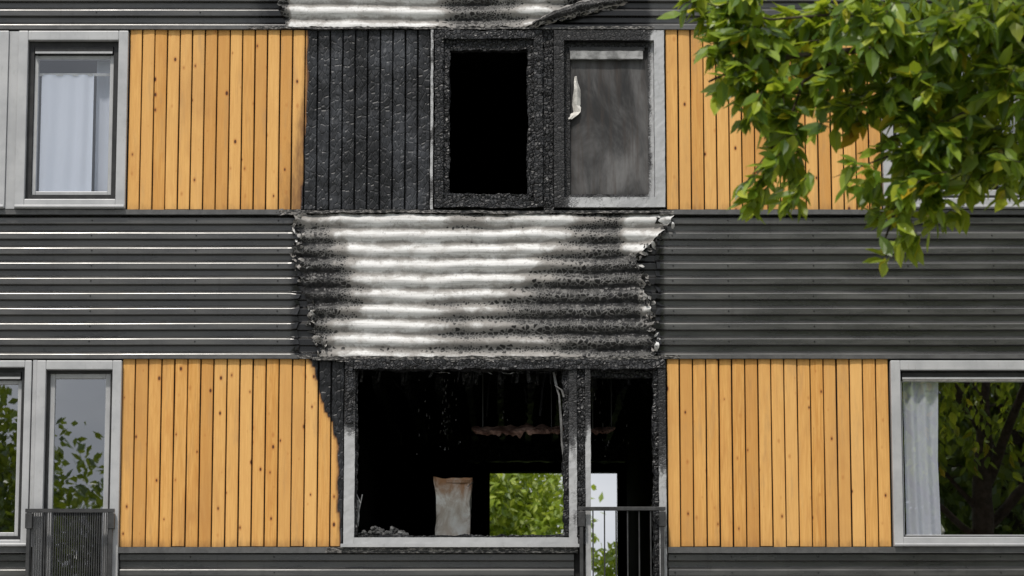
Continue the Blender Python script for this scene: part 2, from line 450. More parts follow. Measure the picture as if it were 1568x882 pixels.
corr('corrugated_cladding',mpx(1004),XR,zC,zB,ph,af=sootL(1004,-1),nx=220,warp=warpedge(1002,-1))
corr('corrugated_cladding_behind',mpx(440),mpx(1030),zC,zB,ph,yb=-.003,amp=.02,af=lambda x,z:1)
corr('corrugated_cladding',XL,X(452,20),zA,zTop,ph,af=sootL(440,1,110),nx=160)
corr('corrugated_cladding',X(800,20),XR,zA,zTop,ph,af=sootL(985,-1),nx=160)
corr('corrugated_cladding_behind',X(430,20),X(960,20),zA+.01,zTop,ph,yb=-.003,amp=.02,af=lambda x,z:1)
corr('corrugated_cladding',lpx(188),lpx(878),zfloor-.2,zD,ph,nx=60)
corr('corrugated_cladding',XL,lpx(46),zfloor-.2,zD,ph)
corr('corrugated_cladding',lpx(1022),XR,zfloor-.2,zD,ph)
corr('corrugated_cladding',XL,XR,0,zfloor-.22,ph)
corr('corrugated_cladding',XL,XR,zTop+zA-zB,ZT,ph)
m=MB()
for band,(za,zb_) in enumerate([(zC,zB),(zA,zTop),(zfloor-.2,zD)]):
    k=math.ceil((za-ph)/P0)
    while ph+(k+.4)*P0<zb_:
        z=ph+(k+.30)*P0
        for px in (-60,140,300,426,1030,1115,1245,1390,1520):
            if band==1 and 430<px<960: continue
            x=mpx(px)+U(-.004,.004); r=.0075
            if za<z<zb_:
                vs=[(x+r*math.cos(a),-.053,z+r*math.sin(a)) for a in [i*math.pi/3 for i in range(6)]]+[(x+r*.6*math.cos(a),-.060,z+r*.6*math.sin(a)) for a in [i*math.pi/3 for i in range(6)]]
                m.add(vs,[(5,4,3,2,1,0),(6,7,8,9,10,11)]+[(i,(i+1)%6,6+(i+1)%6,6+i) for i in range(6)])
        k+=1
m.obj('cladding_screws',DARKM,B)
m=MB()
def flash(x0,x1,z0,z1,y=-.075,s0=None,s1=None,jit=.0015):
    def af(p):
        px,_=inv(p.x,p.z); return max(sm(s0-12,s0+12,px)*(1-sm(s1-12,s1+12,px)),0)*1.0 if s0 else 0.
    m.sbox(x0,x1,y,.0,z0,z1,.06,jit,af,6)
    return
flash(XL,mpx(460),zB-.045,zB-.002,-.080,440,900); flash(mpx(460),mpx(1010),zB-.03,zB-.006,-.07,400,1100,.012); flash(mpx(1010),XR,zB-.045,zB-.002,-.080,900,1030)
flash(XL,X(478,551),zC+.002,zC+.035,-.076,455,900); flash(X(478,551),X(1012,551),zC-.01,zC+.02,-.085,400,1100,.014); flash(X(1012,551),XR,zC+.002,zC+.035,-.076,900,1040)
flash(XL,X(430,48),zA+.002,zA+.03,-.076,380,900); flash(X(430,48),X(860,48),zA+.004,zA+.02,-.08,300,1100,.008); flash(X(860,48),XR,zA+.002,zA+.03,-.076,700,1000)
flash(XL,lpx(48),zD-.055,zD-.003,-.09); flash(lpx(186),lpx(884),zD-.055,zD-.003,-.09,500,900); flash(lpx(1021),XR,zD-.055,zD-.003,-.09)
flash(XL,XR,zTop-.05,zTop-.004); 
DFL=M('grey_flashing'); a_=DFL.attr(); n_=DFL.noise(DFL.obj,10,5,.7); c_=DFL.math('ADD',a_,DFL.math('MULTIPLY',DFL.math('SUBTRACT',n_,.5),.8))
colf=DFL.mix(DFL.rng(n_,.3,.7),(.075,.075,.076),(.115,.115,.115)); 
sf=DFL.mix(DFL.rng(DFL.noise(DFL.map((1,1,3)),25,5,.8),.46,.66),(.012,.012,.012),(.36,.34,.32))
colf=DFL.mix(DFL.rng(c_,.4,.6),colf,sf); DFL.fin(colf,.45,DFL.bump(n_,.3,.01),metal=.2)
m.obj('flashings',DFL.m,B)
# ------------------------------------------------------------ burnt sheets
LE=[(323,452),(345,450),(365,458),(385,452),(410,456),(430,458),(450,466),(470,474),(500,480),(530,488),(551,496)]
RE=[(323,1032),(338,1030),(350,1020),(366,1004),(385,986),(396,972),(410,976),(430,984),(450,986),(465,996),(490,1000),(520,1000),(551,1006)]
def burnmask(px,py,x,z):
    lw=interp([(330,480),(350,494),(375,512),(400,530),(425,553),(450,560),(475,544),(500,526),(525,520),(551,505)],py)
    rw=interp([(330,915),(350,898),(375,886),(400,870),(425,845),(450,815),(475,785),(500,800),(525,845),(551,885)],py)
    n=nz(x,0,z,2.2)*30+nz(x,4,z,6)*20+nz(x,7,z,15)*10
    d=0.0
    d=max(d,1.06*(1-sm(-70,34,px+n-lw))); 
    dr=(sm(-85,40,px+n-rw)*.72+sm(0,140,px+n-rw)*.24); d=max(d,dr)
    d=max(d,.30*sm(590,720,px)*sm(430,470,py)*(1+nz(x,1,z,3)))
    d=max(d,.38*sm(50,5,abs(px-725+n))*sm(366,336,py))
    d=max(d,.30*sm(515,545,py)*sm(-.1,.3,nz(x,9,z,3)))
    d+=.12*nz(x*3.2,0,z*.8,2.4)*sm(.7,.1,d)
    d*=1-.95*sm(940,962,px+n*.3)*sm(402,380,py)
    d*=1-.75*sm(974,988,px+n*.2)*sm(520,470,py)*sm(398,410,py)
    if px<interp(LE,py)+26 and py<350: d*=.5
    return d
def burnsheet(name,LEt,REt,py0,py1,mask,nu=230,nv=150,y0=-.035):
    m=MB(); vs=[];at_=[]
    z1=Z(py0); z0=Z(py1)
    for j in range(nv+1):
        z=z0+(z1-z0)*j/nv; py=inv(0,z)[1]
        l=interp(LEt,py)+nz(z,1,1,22)*8+nz(z,9,1,8)*5; r=interp(REt,py)+nz(z,5,1,22)*8+nz(z,3,8,8)*5
        for i in range(nu+1):
            u=i/nu; px=l+(r-l)*u; x=X(px,py)
            wz=z+nz(x,0,z,.9)*.020+nz(x,2,z*.3,3)*.009
            phs=((wz-ph)/P0)%1
            wave=.5+.5*math.cos((phs-.30)*2*math.pi); wave=wave**.9
            eg=max(0,1-(px-l)/26,1-(r-px)/26)
            y=y0-.032*wave*(1+.25*nz(x,9,z,2.5))+nz(x,0,z,1.7)*.020+nz(x,6,z,9)*.006-eg*eg*(.025+.04*nz(x*.3,8,z,14))+nz(x,1,z,34)*.010*eg
            s_=mask(px,py,x,z)
            y+=nz(x,2,z,24)*.010*sm(.3,.8,s_)
            zz=z+ (nz(x,3,1,7)*.018+nz(x,3,5,26)*.01)*(sm(.06,0,j/nv)-sm(.94,1,j/nv)) 
            vs.append((x,y,zz)); 
            s_+= .30*(1-wave)**1.4 -.05*wave
            if s_>.5: s_+=.10*(1-wave)
            at_.append(s_)
    w=nu+1
    fs=[(j*w+i,j*w+i+1,(j+1)*w+i+1,(j+1)*w+i) for j in range(nv) for i in range(nu)]
    m.add(vs,fs,at_); o=m.obj(name,BURNT,B,smooth=True)
    return o
burnsheet('burnt_corrugated_sheet',LE,RE,329,548,burnmask)
def tm(px,py,x,z):
    n=nz(x,0,z,3)*30+nz(x,4,z,8)*18
    d=.06
    d=max(d,.75*sm(100,15,abs(px-740+n)))
    d=max(d,.85*sm(840,900,px+n)); d=max(d,.6*sm(36,46,py+n*.15)*sm(560,700,px))
    d=max(d,.8*sm(448,436,px+n*.3))
    return d
burnsheet('burnt_corrugated_sheet',[(-190,415),(-60,420),(0,428),(20,432),(47,440)],[(-190,1010),(-60,990),(0,950),(10,920),(22,880),(40,815),(47,800)],-185,44,tm,200,110)
m=MB()
def shard(px,py,w,h,y=-.1,ang=None,s=.5):
    x,z=at(px,py); n=6; ang=U(0,6.28) if ang is None else ang; vs=[];fs=[]
    ax=Vector((math.cos(ang),U(-.5,.2),math.sin(ang))); bx=Vector((-math.sin(ang),U(-.6,.3),math.cos(ang)))
    for i in range(n+1):
        t=i/n; wd=w*(1-abs(2*t-.9))**.5 if abs(2*t-.9)<1 else w*.15
        c=Vector((x,y,z))+ax*h*(t-.5)+Vector((0,-1,0))*.03*math.sin(t*4+px)+bx*U(-.12,.12)*w
        vs+= [tuple(c-bx*wd/2),tuple(c+bx*wd/2)]
    fs=[(2*i,2*i+1,2*i+3,2*i+2) for i in range(n)]
    m.add(vs,fs,[s]*len(vs))
for i in range(54):
    py=U(335,548); shard(interp(LE,py)+U(-6,12),py,U(.015,.045),U(.03,.09),-.075,None,U(.1,1.3))
for i in range(50):
    py=U(345,548); shard(interp(RE,py)+U(-12,8),py,U(.02,.05),U(.03,.09),-.075,None,U(.0,1.2))
for i in range(26):
    t=R(); shard(820+t*135,42-t*34,U(.02,.05),U(.08,.2),-.10,math.radians(U(5,30)),U(.3,1.1))
for i in range(8): shard(U(430,470),U(325,333),.025,.08,-.09,U(-.3,.3),.4)
for i in range(22): shard(U(520,1000),U(547,556),.010,.12,-.10,U(-.15,.15),U(.3,.9))
m.obj('torn_sheet_edges',BURNT,B,smooth=True)
m=MB(); vs=[];at_=[]
nu=30
for i in range(nu+1):
    t=i/nu; x,z=at(815+t*145,43-36*t**.8-6*math.sin(t*3.1))
    for j in range(6):
        q=j/5; vs.append((x,-.09-.06*math.sin(q*3.1)-.03*t+nz(x,0,q,9)*.02,z+(q-.5)*.09*(.3+math.sin(t*3.1))+nz(x,3,q,12)*.02)); at_.append(.3 if j in(0,5) else 1.1)
m.add(vs,[(i*6+j,(i+1)*6+j,(i+1)*6+j+1,i*6+j+1) for i in range(nu) for j in range(5)],at_); m.obj('curled_sheet_strip',BURNT,B,smooth=True)

# ------------------------------------------------------------ windows
def ring(m,x0,x1,z0,z1,w,y0,y1,af=None,wt=None,wb=None,a=0.,rough=False,jit=.006,seg=.03,wl=None,wr=None):
    wt=wt or w; wb=wb or w; wl=wl or w; wr=wr or w
    parts=[(x0,x0+wl,y0,y1,z0,z1),(x1-wr,x1,y0,y1,z0,z1),(x0+wl,x1-wr,y0+.003,y1,z0,z0+wb),(x0+wl,x1-wr,y0+.003,y1,z1-wt,z1)]
    for p in parts:
        if rough: m.sbox(*p,seg,jit,af)
        else: m.box(*p,a)
def pane(name,x0,x1,z0,z1,y,mat):
    m=MB(); m.add([(x0,y,z0),(x1,y,z0),(x1,y,z1),(x0,y,z1)],[(0,1,2,3)]); return m.obj(name,mat,B)
def window(x0,x1,z0,z1,fw=.095,sw=.055,glass=GLASS,blind=True,gap=.035,gy=.02):
    m=MB(); ring(m,x0,x1,z0,z1,fw,-.10,.0)
    m.box(x0+.002,x1-.002,-.125,-.102,z0+.004,z0+.028)
    m.obj('window_frame',ALU,B,bevel=.006)
    m=MB(); ring(m,x0+fw+.001,x1-fw-.001,z0+fw+.001,z1-fw-.001,gap-.002,-.035,.04); m.obj('window_gasket',DARKM,B)
    i=fw+gap; bh=.07 if blind else 0
    m=MB(); ring(m,x0+i,x1-i,z0+i,z1-i-bh,sw,-.008,.05); m.obj('window_sash',ALU,B,bevel=.005)
    j=i+sw
    pane('window_glass',x0+j-.005,x1-j+.005,z0+j-.005,z1-j+.005-bh,gy,glass)
    if blind:
        m=MB(); m.box(x0+i+.004,x1-i-.004,-.05,.045,z1-i-.066,z1-i-.002); m.obj('roller_blind_box',DARKM,B,bevel=.006)
        m=MB(); m.box(x0+i+.01,x1-i-.01,-.058,-.051,z1-i-.064,z1-i-.046); m.obj('roller_blind_edge',ALU,B)
    return x0+j,x1-j,z0+j,z1-j-bh
GLASS3=mk_glass('window_glass_bluish',.12,(.95,.97,1))
w1=window(upx(28),upx(196),Z(322),Z(51),fw=.085,sw=.035,glass=GLASS3,gap=.05,gy=.0)
window(upx(-140),upx(13),Z(322),Z(51))
m=MB(); m.box(upx(13)+.003,upx(28)-.003,-.075,0,Z(322),Z(51)); m.box(lpx(46)+.02,lpx(56)-.003,-.08,0,Z(838),Z(553)); m.obj('frame_filler',ALU,B)
w2=window(lpx(-150),lpx(48),Z(838),Z(554),fw=.06,sw=.035)
w3=window(lpx(56),lpx(186),zfloor,Z(554),fw=.08,sw=.045,blind=False,gap=.025)
w4=window(lpx(1364),lpx(1650),Z(838),Z(554),fw=.085,sw=.012,glass=GLASS2,gap=.012,gy=.0)
w5=window(upx(1349),upx(1585),Z(322),Z(51),blind=False,glass=GLASS2)
m=MB(); m.box(w4[0],w4[1],-.045,-.005,w4[3]+.005,w4[3]+.05); m.obj('blind_rail',WHITEP,B,bevel=.01)
def curtain(name,x0,x1,z0,z1,y,amp,freq,seed=0,gather=0):
    m=MB(); nu=int((x1-x0)*110)+4; nv=24; vs=[]
    for j in range(nv+1):
        for i in range(nu+1):
            u=i/nu; v=j/nv; x=x0+(x1-x0)*u*(1-gather*(.5-abs(v-.5)))
            vs.append((x,y+amp*math.sin(x*freq+3*nz(x*2,seed,v*.6,1)+seed)+amp*.8*nz(x*6,v*.6,seed),z0+(z1-z0)*v))
    w=nu+1; m.add(vs,[(j*w+i,j*w+i+1,(j+1)*w+i+1,(j+1)*w+i) for j in range(nv) for i in range(nu)])
    return m.obj(name,CURT,None,smooth=True)
curtain('sheer_curtain',w1[0]+.02,w1[1]-.15,w1[2]-.1,w1[3]-.13,.05,.007,46,1)
m=MB(); m.box(w1[0]-.05,w1[1]+.05,.052,.07,w1[3]-.14,w1[3]-.115); m.obj('curtain_rail',WHITEP,B)
curtain('sheer_curtain',w1[1]-.14,w1[1]+.02,w1[2]-.1,w1[3]+.02,.16,.008,45,4)
curtain('sheer_curtain',w4[0]+.02,lpx(1440),w4[2]-.1,w4[3]+.05,.05,.020,52,2,.12)
curtain('sheer_curtain',w3[0]+.38,w3[1]+.03,w3[2],w3[3]+.05,.45,.02,60,3)
def lathe(name,x,y,z,prof,mat,n=20):
    m=MB(); vs=[]
    for r,h in prof:
        for i in range(n): vs.append((x+r*math.cos(6.283*i/n),y+r*math.sin(6.283*i/n),z+h))
    fs=[(j*n+i,j*n+(i+1)%n,(j+1)*n+(i+1)%n,(j+1)*n+i) for j in range(len(prof)-1) for i in range(n)]+[tuple(range(n-1,-1,-1)),tuple((len(prof)-1)*n+i for i in range(n))]
    m.add(vs,fs); return m.obj(name,mat,None,smooth=True)
lathe('ceramic_vase',lpx(1437),.14,w4[2]-.01,[(.03,0),(.055,.02),(.06,.06),(.04,.10),(.02,.13),(.018,.17),(.03,.19)],WHITEP)
# ------------------------------------------------------------ burnt upper windows
m=MB()
m.sbox(upx(659.5),upx(663.5),-.07,.0,zB,zA,.03,.004,lambda p:.42+.5*nz(p.x,0,p.z,4)); m.obj('exposed_corner_trim',ALU,B)
m=MB()
ring(m,upx(666),upx(831),Z(320),Z(50),.075,-.09,.0,rough=True,jit=.010,seg=.02)
ring(m,upx(678),upx(818),Z(310),Z(62),.06,-.05,.05,rough=True,jit=.014,seg=.02,wb=.07,wt=.10)
m.sbox(upx(832),upx(847),-.06,.0,zB,zA,.025,.008)
m.sbox(upx(688),upx(806),-.02,.04,Z(304),Z(299),.02,.012)
m.obj('charred_window_frame',CHAR,B)
def af_w(p):
    px,py=inv(p.x,p.z)
    d=1-.85*sm(984,1002,px)*sm(48,90,py+20)
    d=min(d,1-.6*sm(294,308,py)*sm(858,880,px)); return d+.0
m=MB(); ring(m,upx(848),upx(1017),Z(320),Z(50),.09,-.095,.0,af=af_w,rough=True,jit=.003,seg=.03); 
ring(m,upx(864),upx(1001),Z(307),Z(66),.05,-.03,.05,af=lambda p:af_w(p)*.8+.2,rough=True,jit=.003,seg=.03)
m.obj('window_frame_sooted',ALU,B)
def af_g(p):
    px,py=inv(p.x,p.z); return max(.75*sm(100,84,py),.5*sm(884,870,px),.4*sm(290,306,py))*.9
m=MB(); m.patch((upx(870),.0,Z(302)),(upx(994)-upx(870),0,0),(0,0,Z(72)-Z(302)),30,50,None,af_g); m.obj('soot_covered_shutter',SGLASS,B)
m=MB(); m.sbox(upx(873),upx(985),-.05,-.004,Z(92),Z(80),.03,.004); m.obj('roller_blind_box',BLINDM,B,smooth=True)
m=MB(); m.sbox(upx(872),upx(987),-.045,-.002,Z(79.5),Z(74),.03,.004)
m.obj('blind_box_cover',DARKM,B)
m=MB(); vs=[]
sh=[(118,880,883),(128,879,885),(138,879,889),(150,877,891),(162,876,890),(172,876,889),(177,871,885),(184,870,875)]
for k,(py,a,b) in enumerate(sh):
    vs+=[(upx(a),-.02-.03*math.sin(k),Z(py)),(upx((a+b)/2),-.035-.02*math.sin(k),Z(py)),(upx(b),-.012-.03*math.cos(k),Z(py))]
m.add(vs,[(3*i+j,3*i+j+1,3*i+j+4,3*i+j+3) for i in range(len(sh)-1) for j in range(2)]); m.obj('peeling_film_strip',WHITEP,B)
# ------------------------------------------------------------ burnt lower windows
def af_l(p):
    px,py=inv(p.x,p.z); d=1.1
    d=min(d,1.1-.85*sm(600,700,py)); d=min(d,1-.85*sm(815,826,py)); 
    if px>868 and px<897: d=min(1,.9-.5*sm(640,700,py))
    return d
m=MB()
m.sbox(lpx(528),lpx(544),-.10,.0,Z(838),Z(553),.03,.003,af_l)
m.sbox(lpx(544),lpx(884),-.097,.0,Z(838),Z(824),.04,.002,lambda p:.25)
m.sbox(lpx(871),lpx(883),-.09,.0,Z(824),Z(556),.03,.004,af_l)
m.sbox(lpx(896),lpx(904),-.10,.0,zfloor,Z(556),.03,.003,af_l)
m.sbox(lpx(1008),lpx(1019),-.10,.0,zfloor,Z(554),.03,.003,lambda p:1-.6*sm(640,760,inv(p.x,p.z)[1]))
m.box(lpx(524),lpx(886),-.13,-.101,Z(839),Z(834),.0)
m.obj('window_frame_sooted',ALU,B)
m=MB()
m.sbox(lpx(528),lpx(1018),-.11,.05,Z(567),Z(553),.02,.014)
m.sbox(lpx(538),lpx(547),-.06,.06,Z(822),Z(560),.02,.016)
m.sbox(lpx(530),lpx(541),-.115,-.09,Z(650),Z(556),.02,.014)
m.sbox(lpx(863),lpx(872),-.06,.06,Z(823),Z(560),.018,.020)
m.sbox(lpx(883),lpx(896),-.07,.05,Z(835),Z(558),.02,.014)
m.sbox(lpx(1000),lpx(1008),-.07,.05,zfloor,Z(560),.018,.018)
m.sbox(lpx(545),lpx(866),-.03,.06,Z(826),Z(820),.02,.016)
m.sbox(lpx(870),lpx(1004),.0,.08,Z(578),Z(566),.02,.012)
m.obj('charred_window_frame',CHAR,B)
def ribbon(m,pts,w,a=0.):
    vs=[]
    for k,(px,py,y) in enumerate(pts):
        x,z=at(px,py,y); vs+=[(x-w/2*(.6+.6*R()),y,z),(x+w/2*(.6+.6*R()),y+.01,z)]
    m.add(vs,[(2*i,2*i+1,2*i+3,2*i+2) for i in range(len(pts)-1)],[a]*len(vs))
m=MB()
ribbon(m,[(848,570,.0),(852,590,-.02),(856,605,-.03),(859,640,-.01),(861,680,.0),(865,712,.02)],.022)
ribbon(m,[(850,590,-.03),(860,597,-.05),(864,608,-.05)],.02)
ribbon(m,[(546,756,.0),(552,770,-.02),(548,790,.0),(555,757,.01)],.012)
ribbon(m,[(548,765,.0),(549,790,-.01),(547,806,.0)],.018)
ribbon(m,[(716,745,.5),(724,738,.5)],.012)
for i in range(9):
    a=U(650,840); ribbon(m,[(a,568+U(0,3),-.05),(a+U(4,12),570+U(0,3),-.06),(a+U(12,24),569+U(0,4),-.05)],.02)
m.obj('hanging_trim_strip',BLINDM,B)
m=MB()
for i in range(34):
    px=U(552,998) ; y=U(.02,.5); L_=U(6,24); dx=U(-6,6)
    ribbon(m,[(px,562,y),(px+dx*.4,566+L_*.4,y),(px+dx,566+L_,y+.02)],U(.008,.035))
for i in range(8):
    px=U(560,980); y=U(.5,1.5); ang=U(-30,30); ribbon(m,[(px,572,y),(px+ang*.5,590,y),(px+ang,U(600,640),y)],.02)
m.obj('charred_hanging_lath',CHAR,B)
m=MB()
for i in range(95):
    c=random.choice([640,655,680,681,682,684,684,700,770,905,925,960]); px=c+random.gauss(0,4); py=U(575,700); y=U(.5,1.6)
    x,z=at(px,py,y); h=U(.005,.018); w=U(.003,.006)
    m.add([(x-w,y,z-h),(x+w,y,z-h),(x+w*.6,y,z+h),(x-w*.3,y,z+h)],[(0,1,2,3)])
m.obj('hanging_wires',DEBR,B)
PL=empty('hanging_ceiling_plaster'); yp=.72  # ceiling plaster strip, moved near the window for light; wires added to hang it
def pb(px,py,y): x,z=at(px,py,y); return (x,y,z)
m=MB(); mw=MB()
for (a,b,top,bot) in ((722,866,649,669),(903,942,653,666)):
    vs=[]; nn=int((b-a)/2)
    for i in range(nn+1):
        t=i/nn; px=a+(b-a)*t; e=(math.sin(math.pi*min(1,max(0,t*.94+.03))))**.35
        mid=(top+bot)/2+nz(px*.03,0,1)*6-2*t; h=(bot-top)/2*e
        vs+=[pb(px,mid-h*(.7+.9*nz(px*.08,2,1)),yp+.22),pb(px,mid-h*.2,yp+.05),pb(px,mid+h*(.2+.5*nz(px*.2,7,1)),yp),pb(px,mid+h*(.8+.9*nz(px*.12,5,1)),yp+.03)]
    m.add(vs,[(4*i+j,4*i+j+1,4*i+j+4+1,4*i+j+4) for i in range(nn) for j in range(3)])
    for q in (.12,.85):
        px=a+(b-a)*q; x,z=at(px,top+6,yp+.1); r=.004; mw.box(x-r,x+r,yp+.1-r,yp+.1+r,z,ceil)
m.obj('plaster_board',CEILP,PL); mw.obj('added_suspension_wires',DARKM,PL)
m=MB()
m.sbox(lpx(700),lpx(1004),6.6,6.75,ceil-.30,ceil,.08,.02)
for i in range(9):
    x=lpx(560+i*50); m.sbox(x,x+.06,1.2,6.5,ceil-.13,ceil-.002,.12,.02)
m.obj('charred_beams',CHAR,B)
yC=.75
def cabinet():
    m=MB(); nu,nv=14,22; vs=[];at_=[]
    xl,z0=at(666,835,yC); xr,_=at(721,835,yC); zt=at(0,731,yC)[1]; dep=.34; z0=at(0,850,yC)[1]
    cx=(xl+xr)/2; hw=(xr-xl)/2
    for face in range(4):
        o=len(vs)
        for j in range(nv+1):
            v=j/nv; z=z0+(zt-z0)*v; fl=1+.09*sm(.8,1,v)-.05*math.sin(v*3.1)
            for i in range(nu+1):
                u=i/nu*2-1
                if face==0: x=cx+hw*fl*u; y=yC+.045*math.cos(u*1.4)*1.0
                if face==1: x=cx+hw*fl; y=yC+.01+dep*(u+1)/2
                if face==2: x=cx-hw*fl*u; y=yC+.01+dep
                if face==3: x=cx-hw*fl; y=yC+.01+dep*(1-u)/2
                vs.append((x+nz(x,y,z,7)*.016,y+nz(x,z,y,6)*.03,z+.015*nz(x,y,1,9)*(v>.9)))
        w=nu+1
        m.f+=[(o+j*w+i,o+j*w+i+1,o+(j+1)*w+i+1,o+(j+1)*w+i) for j in range(nv) for i in range(nu)]
    m.v=vs; m.a=[0]*len(vs)
    m.box(cx-hw*.96,cx+hw*.96,yC+.03,yC+dep-.02,zt-.05,zt-.02)
    return m.obj('scorched_boiler_cabinet',CAB,None,smooth=True)
cabinet()
m=MB(); xx=at(690,850,yC)[0]; zt=at(0,850,yC)[1]; m.box(xx-.5,xx+.35,yC-.05,yC+.5,zfloor,zt-.002); m.obj('charred_worktop',SOOT,B)
m=MB()
def lump(x,y,z,r):
    vs=[];n=7
    for j in range(5):
        th=math.pi*j/4
        for i in range(n):
            ph_=6.283*i/n; q=r*(.7+.6*R()); vs.append((x+q*math.sin(th)*math.cos(ph_),y+q*math.sin(th)*math.sin(ph_),z+q*.8*math.cos(th)))
    m.add(vs,[(j*n+i,(j+1)*n+i,(j+1)*n+(i+1)%n,j*n+(i+1)%n) for j in range(4) for i in range(n)])
zs_=Z(822)
for i in range(70):
    px=U(548,622); h=interp([(548,4),(572,17),(590,8),(605,19),(622,3)],px); lump(lpx(px),U(.02,.16),zs_+R()*h/173,U(.012,.034))
for i in range(90): lump(lpx(U(620,862)),U(.02,.2),zs_+U(-.01,.012),U(.006,.017))
m.obj('ash_debris_pile',DEBR,None)
# ------------------------------------------------------------ railings
def railing(px0,px1,pyt,dense):
    m=MB(); x0,x1=lpx(px0),lpx(px1); zt=Z(pyt); y0,y1=-.17,-.14; zb=zfloor+.05
    m.box(x0,x1,y0-.005,y1+.005,zt-.022,zt+.01); m.box(x0,x1,y0,y1,zb,zb+.03)
    for a in (x0+.015,x1-.045):
        m.box(a,a+.03,y0-.008,y1+.008,zb-.05,zt-.024)
        m.box(a-.012,a+.046,y0-.014,-.102,zt-.16,zt-.03)
    n=int((x1-x0)/(.021 if dense else .105)); 
    for i in range(1,n):
        x=x0+.03+(x1-x0-.06)*i/n; r=.0042 if dense else .006
        m.box(x-r,x+r,y0+.012,y1-.008,zb+.032,zt-.024)
    return m.obj('balcony_railing',DRAIL,None,bevel=.003 if not dense else 0)
railing(46,181,783,True); railing(884,1017,780,False)
# ------------------------------------------------------------ ground
m=MB(); m.patch((-400,-400,0),(800,0,0),(0,800,0),40,40); m.obj('ground',GRASS)
m=MB(); m.add([(-40,-14,.004),(40,-14,.004),(40,-.02,.004),(-40,-.02,.004)],[(0,1,2,3)]); m.obj('pavement',PAVE)
# ------------------------------------------------------------ trees
def tube(m,pts,rad,n=8):
    vs=[]; pts=[Vector(p) for p in pts]
    for k,p in enumerate(pts):
        d=(pts[min(k+1,len(pts)-1)]-pts[max(k-1,0)]).normalized(); a=d.orthogonal().normalized(); b=d.cross(a)
        for i in range(n):
            t=6.283*i/n; vs.append(tuple(p+(a*math.cos(t)+b*math.sin(t))*rad[k]))
    m.add(vs,[(k*n+i,k*n+(i+1)%n,(k+1)*n+(i+1)%n,(k+1)*n+i) for k in range(len(pts)-1) for i in range(n)])
def leaf(m,p,d,nrm,L,W):
    d=d.normalized(); s=d.cross(nrm)
    if s.length<1e-3: s=d.orthogonal()
    s.normalize(); n=s.cross(d)
    f=.16*W; c=-.10*L
    b=p; m1=p+d*L*.33-n*f; m2=p+d*L*.68-n*f+n*c*.5; t=p+d*L+n*c*1.6
    l1=p+d*L*.28-s*W*.46; r1=p+d*L*.28+s*W*.46; l2=p+d*L*.64-s*W*.38+n*c*.5; r2=p+d*L*.64+s*W*.38+n*c*.5
    m.add([tuple(q) for q in (b,m1,m2,t,l1,l2,r1,r2)],[(0,4,1),(4,5,2,1),(5,3,2),(0,1,6),(1,2,7,6),(2,3,7)])
def leaf2(m,p,d,nrm,L,W):
    d=d.normalized(); s=d.cross(nrm)
    if s.length<1e-3: s=d.orthogonal()
    s.normalize(); n=s.cross(d)
    m.add([tuple(p),tuple(p+d*L*.45-s*W*.5),tuple(p+d*L-n*.1*L),tuple(p+d*L*.45+s*W*.5)],[(0,1,2),(0,2,3)])
def rv():
    v=Vector((random.gauss(0,1),random.gauss(0,1),random.gauss(0,1))); return v.normalized()
def cluster(ml,mt,p,d,L=.22,nl=8,ls=(.11,.18)):
    d=d.normalized(); pts=[]
    for k in range(4):
        pts.append(p+d*L*k/3+Vector((0,0,-.04*L*k*k/3)))
    tube(mt,pts,[.0035,.003,.0022,.0015],4)
    for k in range(nl):
        t=(k+.5)/nl; q=p+d*L*t+Vector((0,0,-.3*L*t*t)); 
        ld=(d*.6+rv()*.85+Vector((0,0,-.35))); nn=(Vector((-.15,-.55,.85))+rv()*.65)
        l=U(*ls); leaf(ml,q,ld,nn,l,l*U(.42,.56))
def blobs_to_clusters(ml,mt,blobs,yP,dens):
    for (px,py,r,dy) in blobs:
        py-=13; r*=.92; px-=6*sm(330,420,py)
        cx,czz=at(px,py,yP); rr=r*(DIST+yP)/F
        n=max(1,int(dens*(1.25 if px<1260 else 1)*r*r/1000+R()))
        for i in range(n):
            while True:
                u,v,w=U(-1,1),U(-1,1),U(-1,1)
                if u*u+v*v+w*w<1: break
            p=Vector((cx+u*rr+.07,yP+dy+w*max(rr,.25)*1.2,czz+v*rr))
            cluster(ml,mt,p,Vector((-.5+U(-.6,.6),U(-.6,.4),-.2+U(-.6,.5))),U(.08,.18) if r>12 else .06,random.randint(6,9) if r>12 else 4)
random.seed(11)
ml,mt=MB(),MB()
yP=-8.0
bl=[(1062,8,16,0),(1095,30,26,0),(1130,5,34,0),(1130,60,28,0),(1095,85,20,0),(1085,140,14,0),(1110,125,22,0),(1150,110,34,0),(1145,165,20,0),(1180,60,46,.2),(1190,150,34,0),(1205,195,26,0),(1200,235,24,0),(1175,262,20,0),(1150,285,18,0),(1133,312,11,0),(1215,275,20,.1),(1195,300,12,0),
(1240,30,50,.3),(1250,110,46,0),(1240,215,10,0),(1310,50,55,-.3),(1320,130,42,.2),(1385,70,60,.2),(1390,150,50,0),(1460,60,60,-.2),(1470,150,60,.3),(1540,60,60,0),(1550,150,56,-.2),(1400,210,40,0),(1450,230,44,0),(1520,225,46,.2),(1560,240,34,0),(1365,245,30,0),(1330,275,22,0),(1295,285,15,0),(1272,288,9,0),(1375,300,28,0),(1415,300,30,0),(1365,345,22,0),(1388,360,18,0),(1358,388,12,0),(1350,412,8,0),(1435,325,20,0),(1465,318,12,0),(1480,270,26,0),(1530,275,20,0),(1565,275,16,0),(1290,165,18,0),
(1420,20,60,.5),(1520,10,60,.5),(1500,110,60,.6),(1350,10,50,.5)]
blobs_to_clusters(ml,mt,bl,yP,9.5)
trunk=Vector((5.6,-8.6,0))
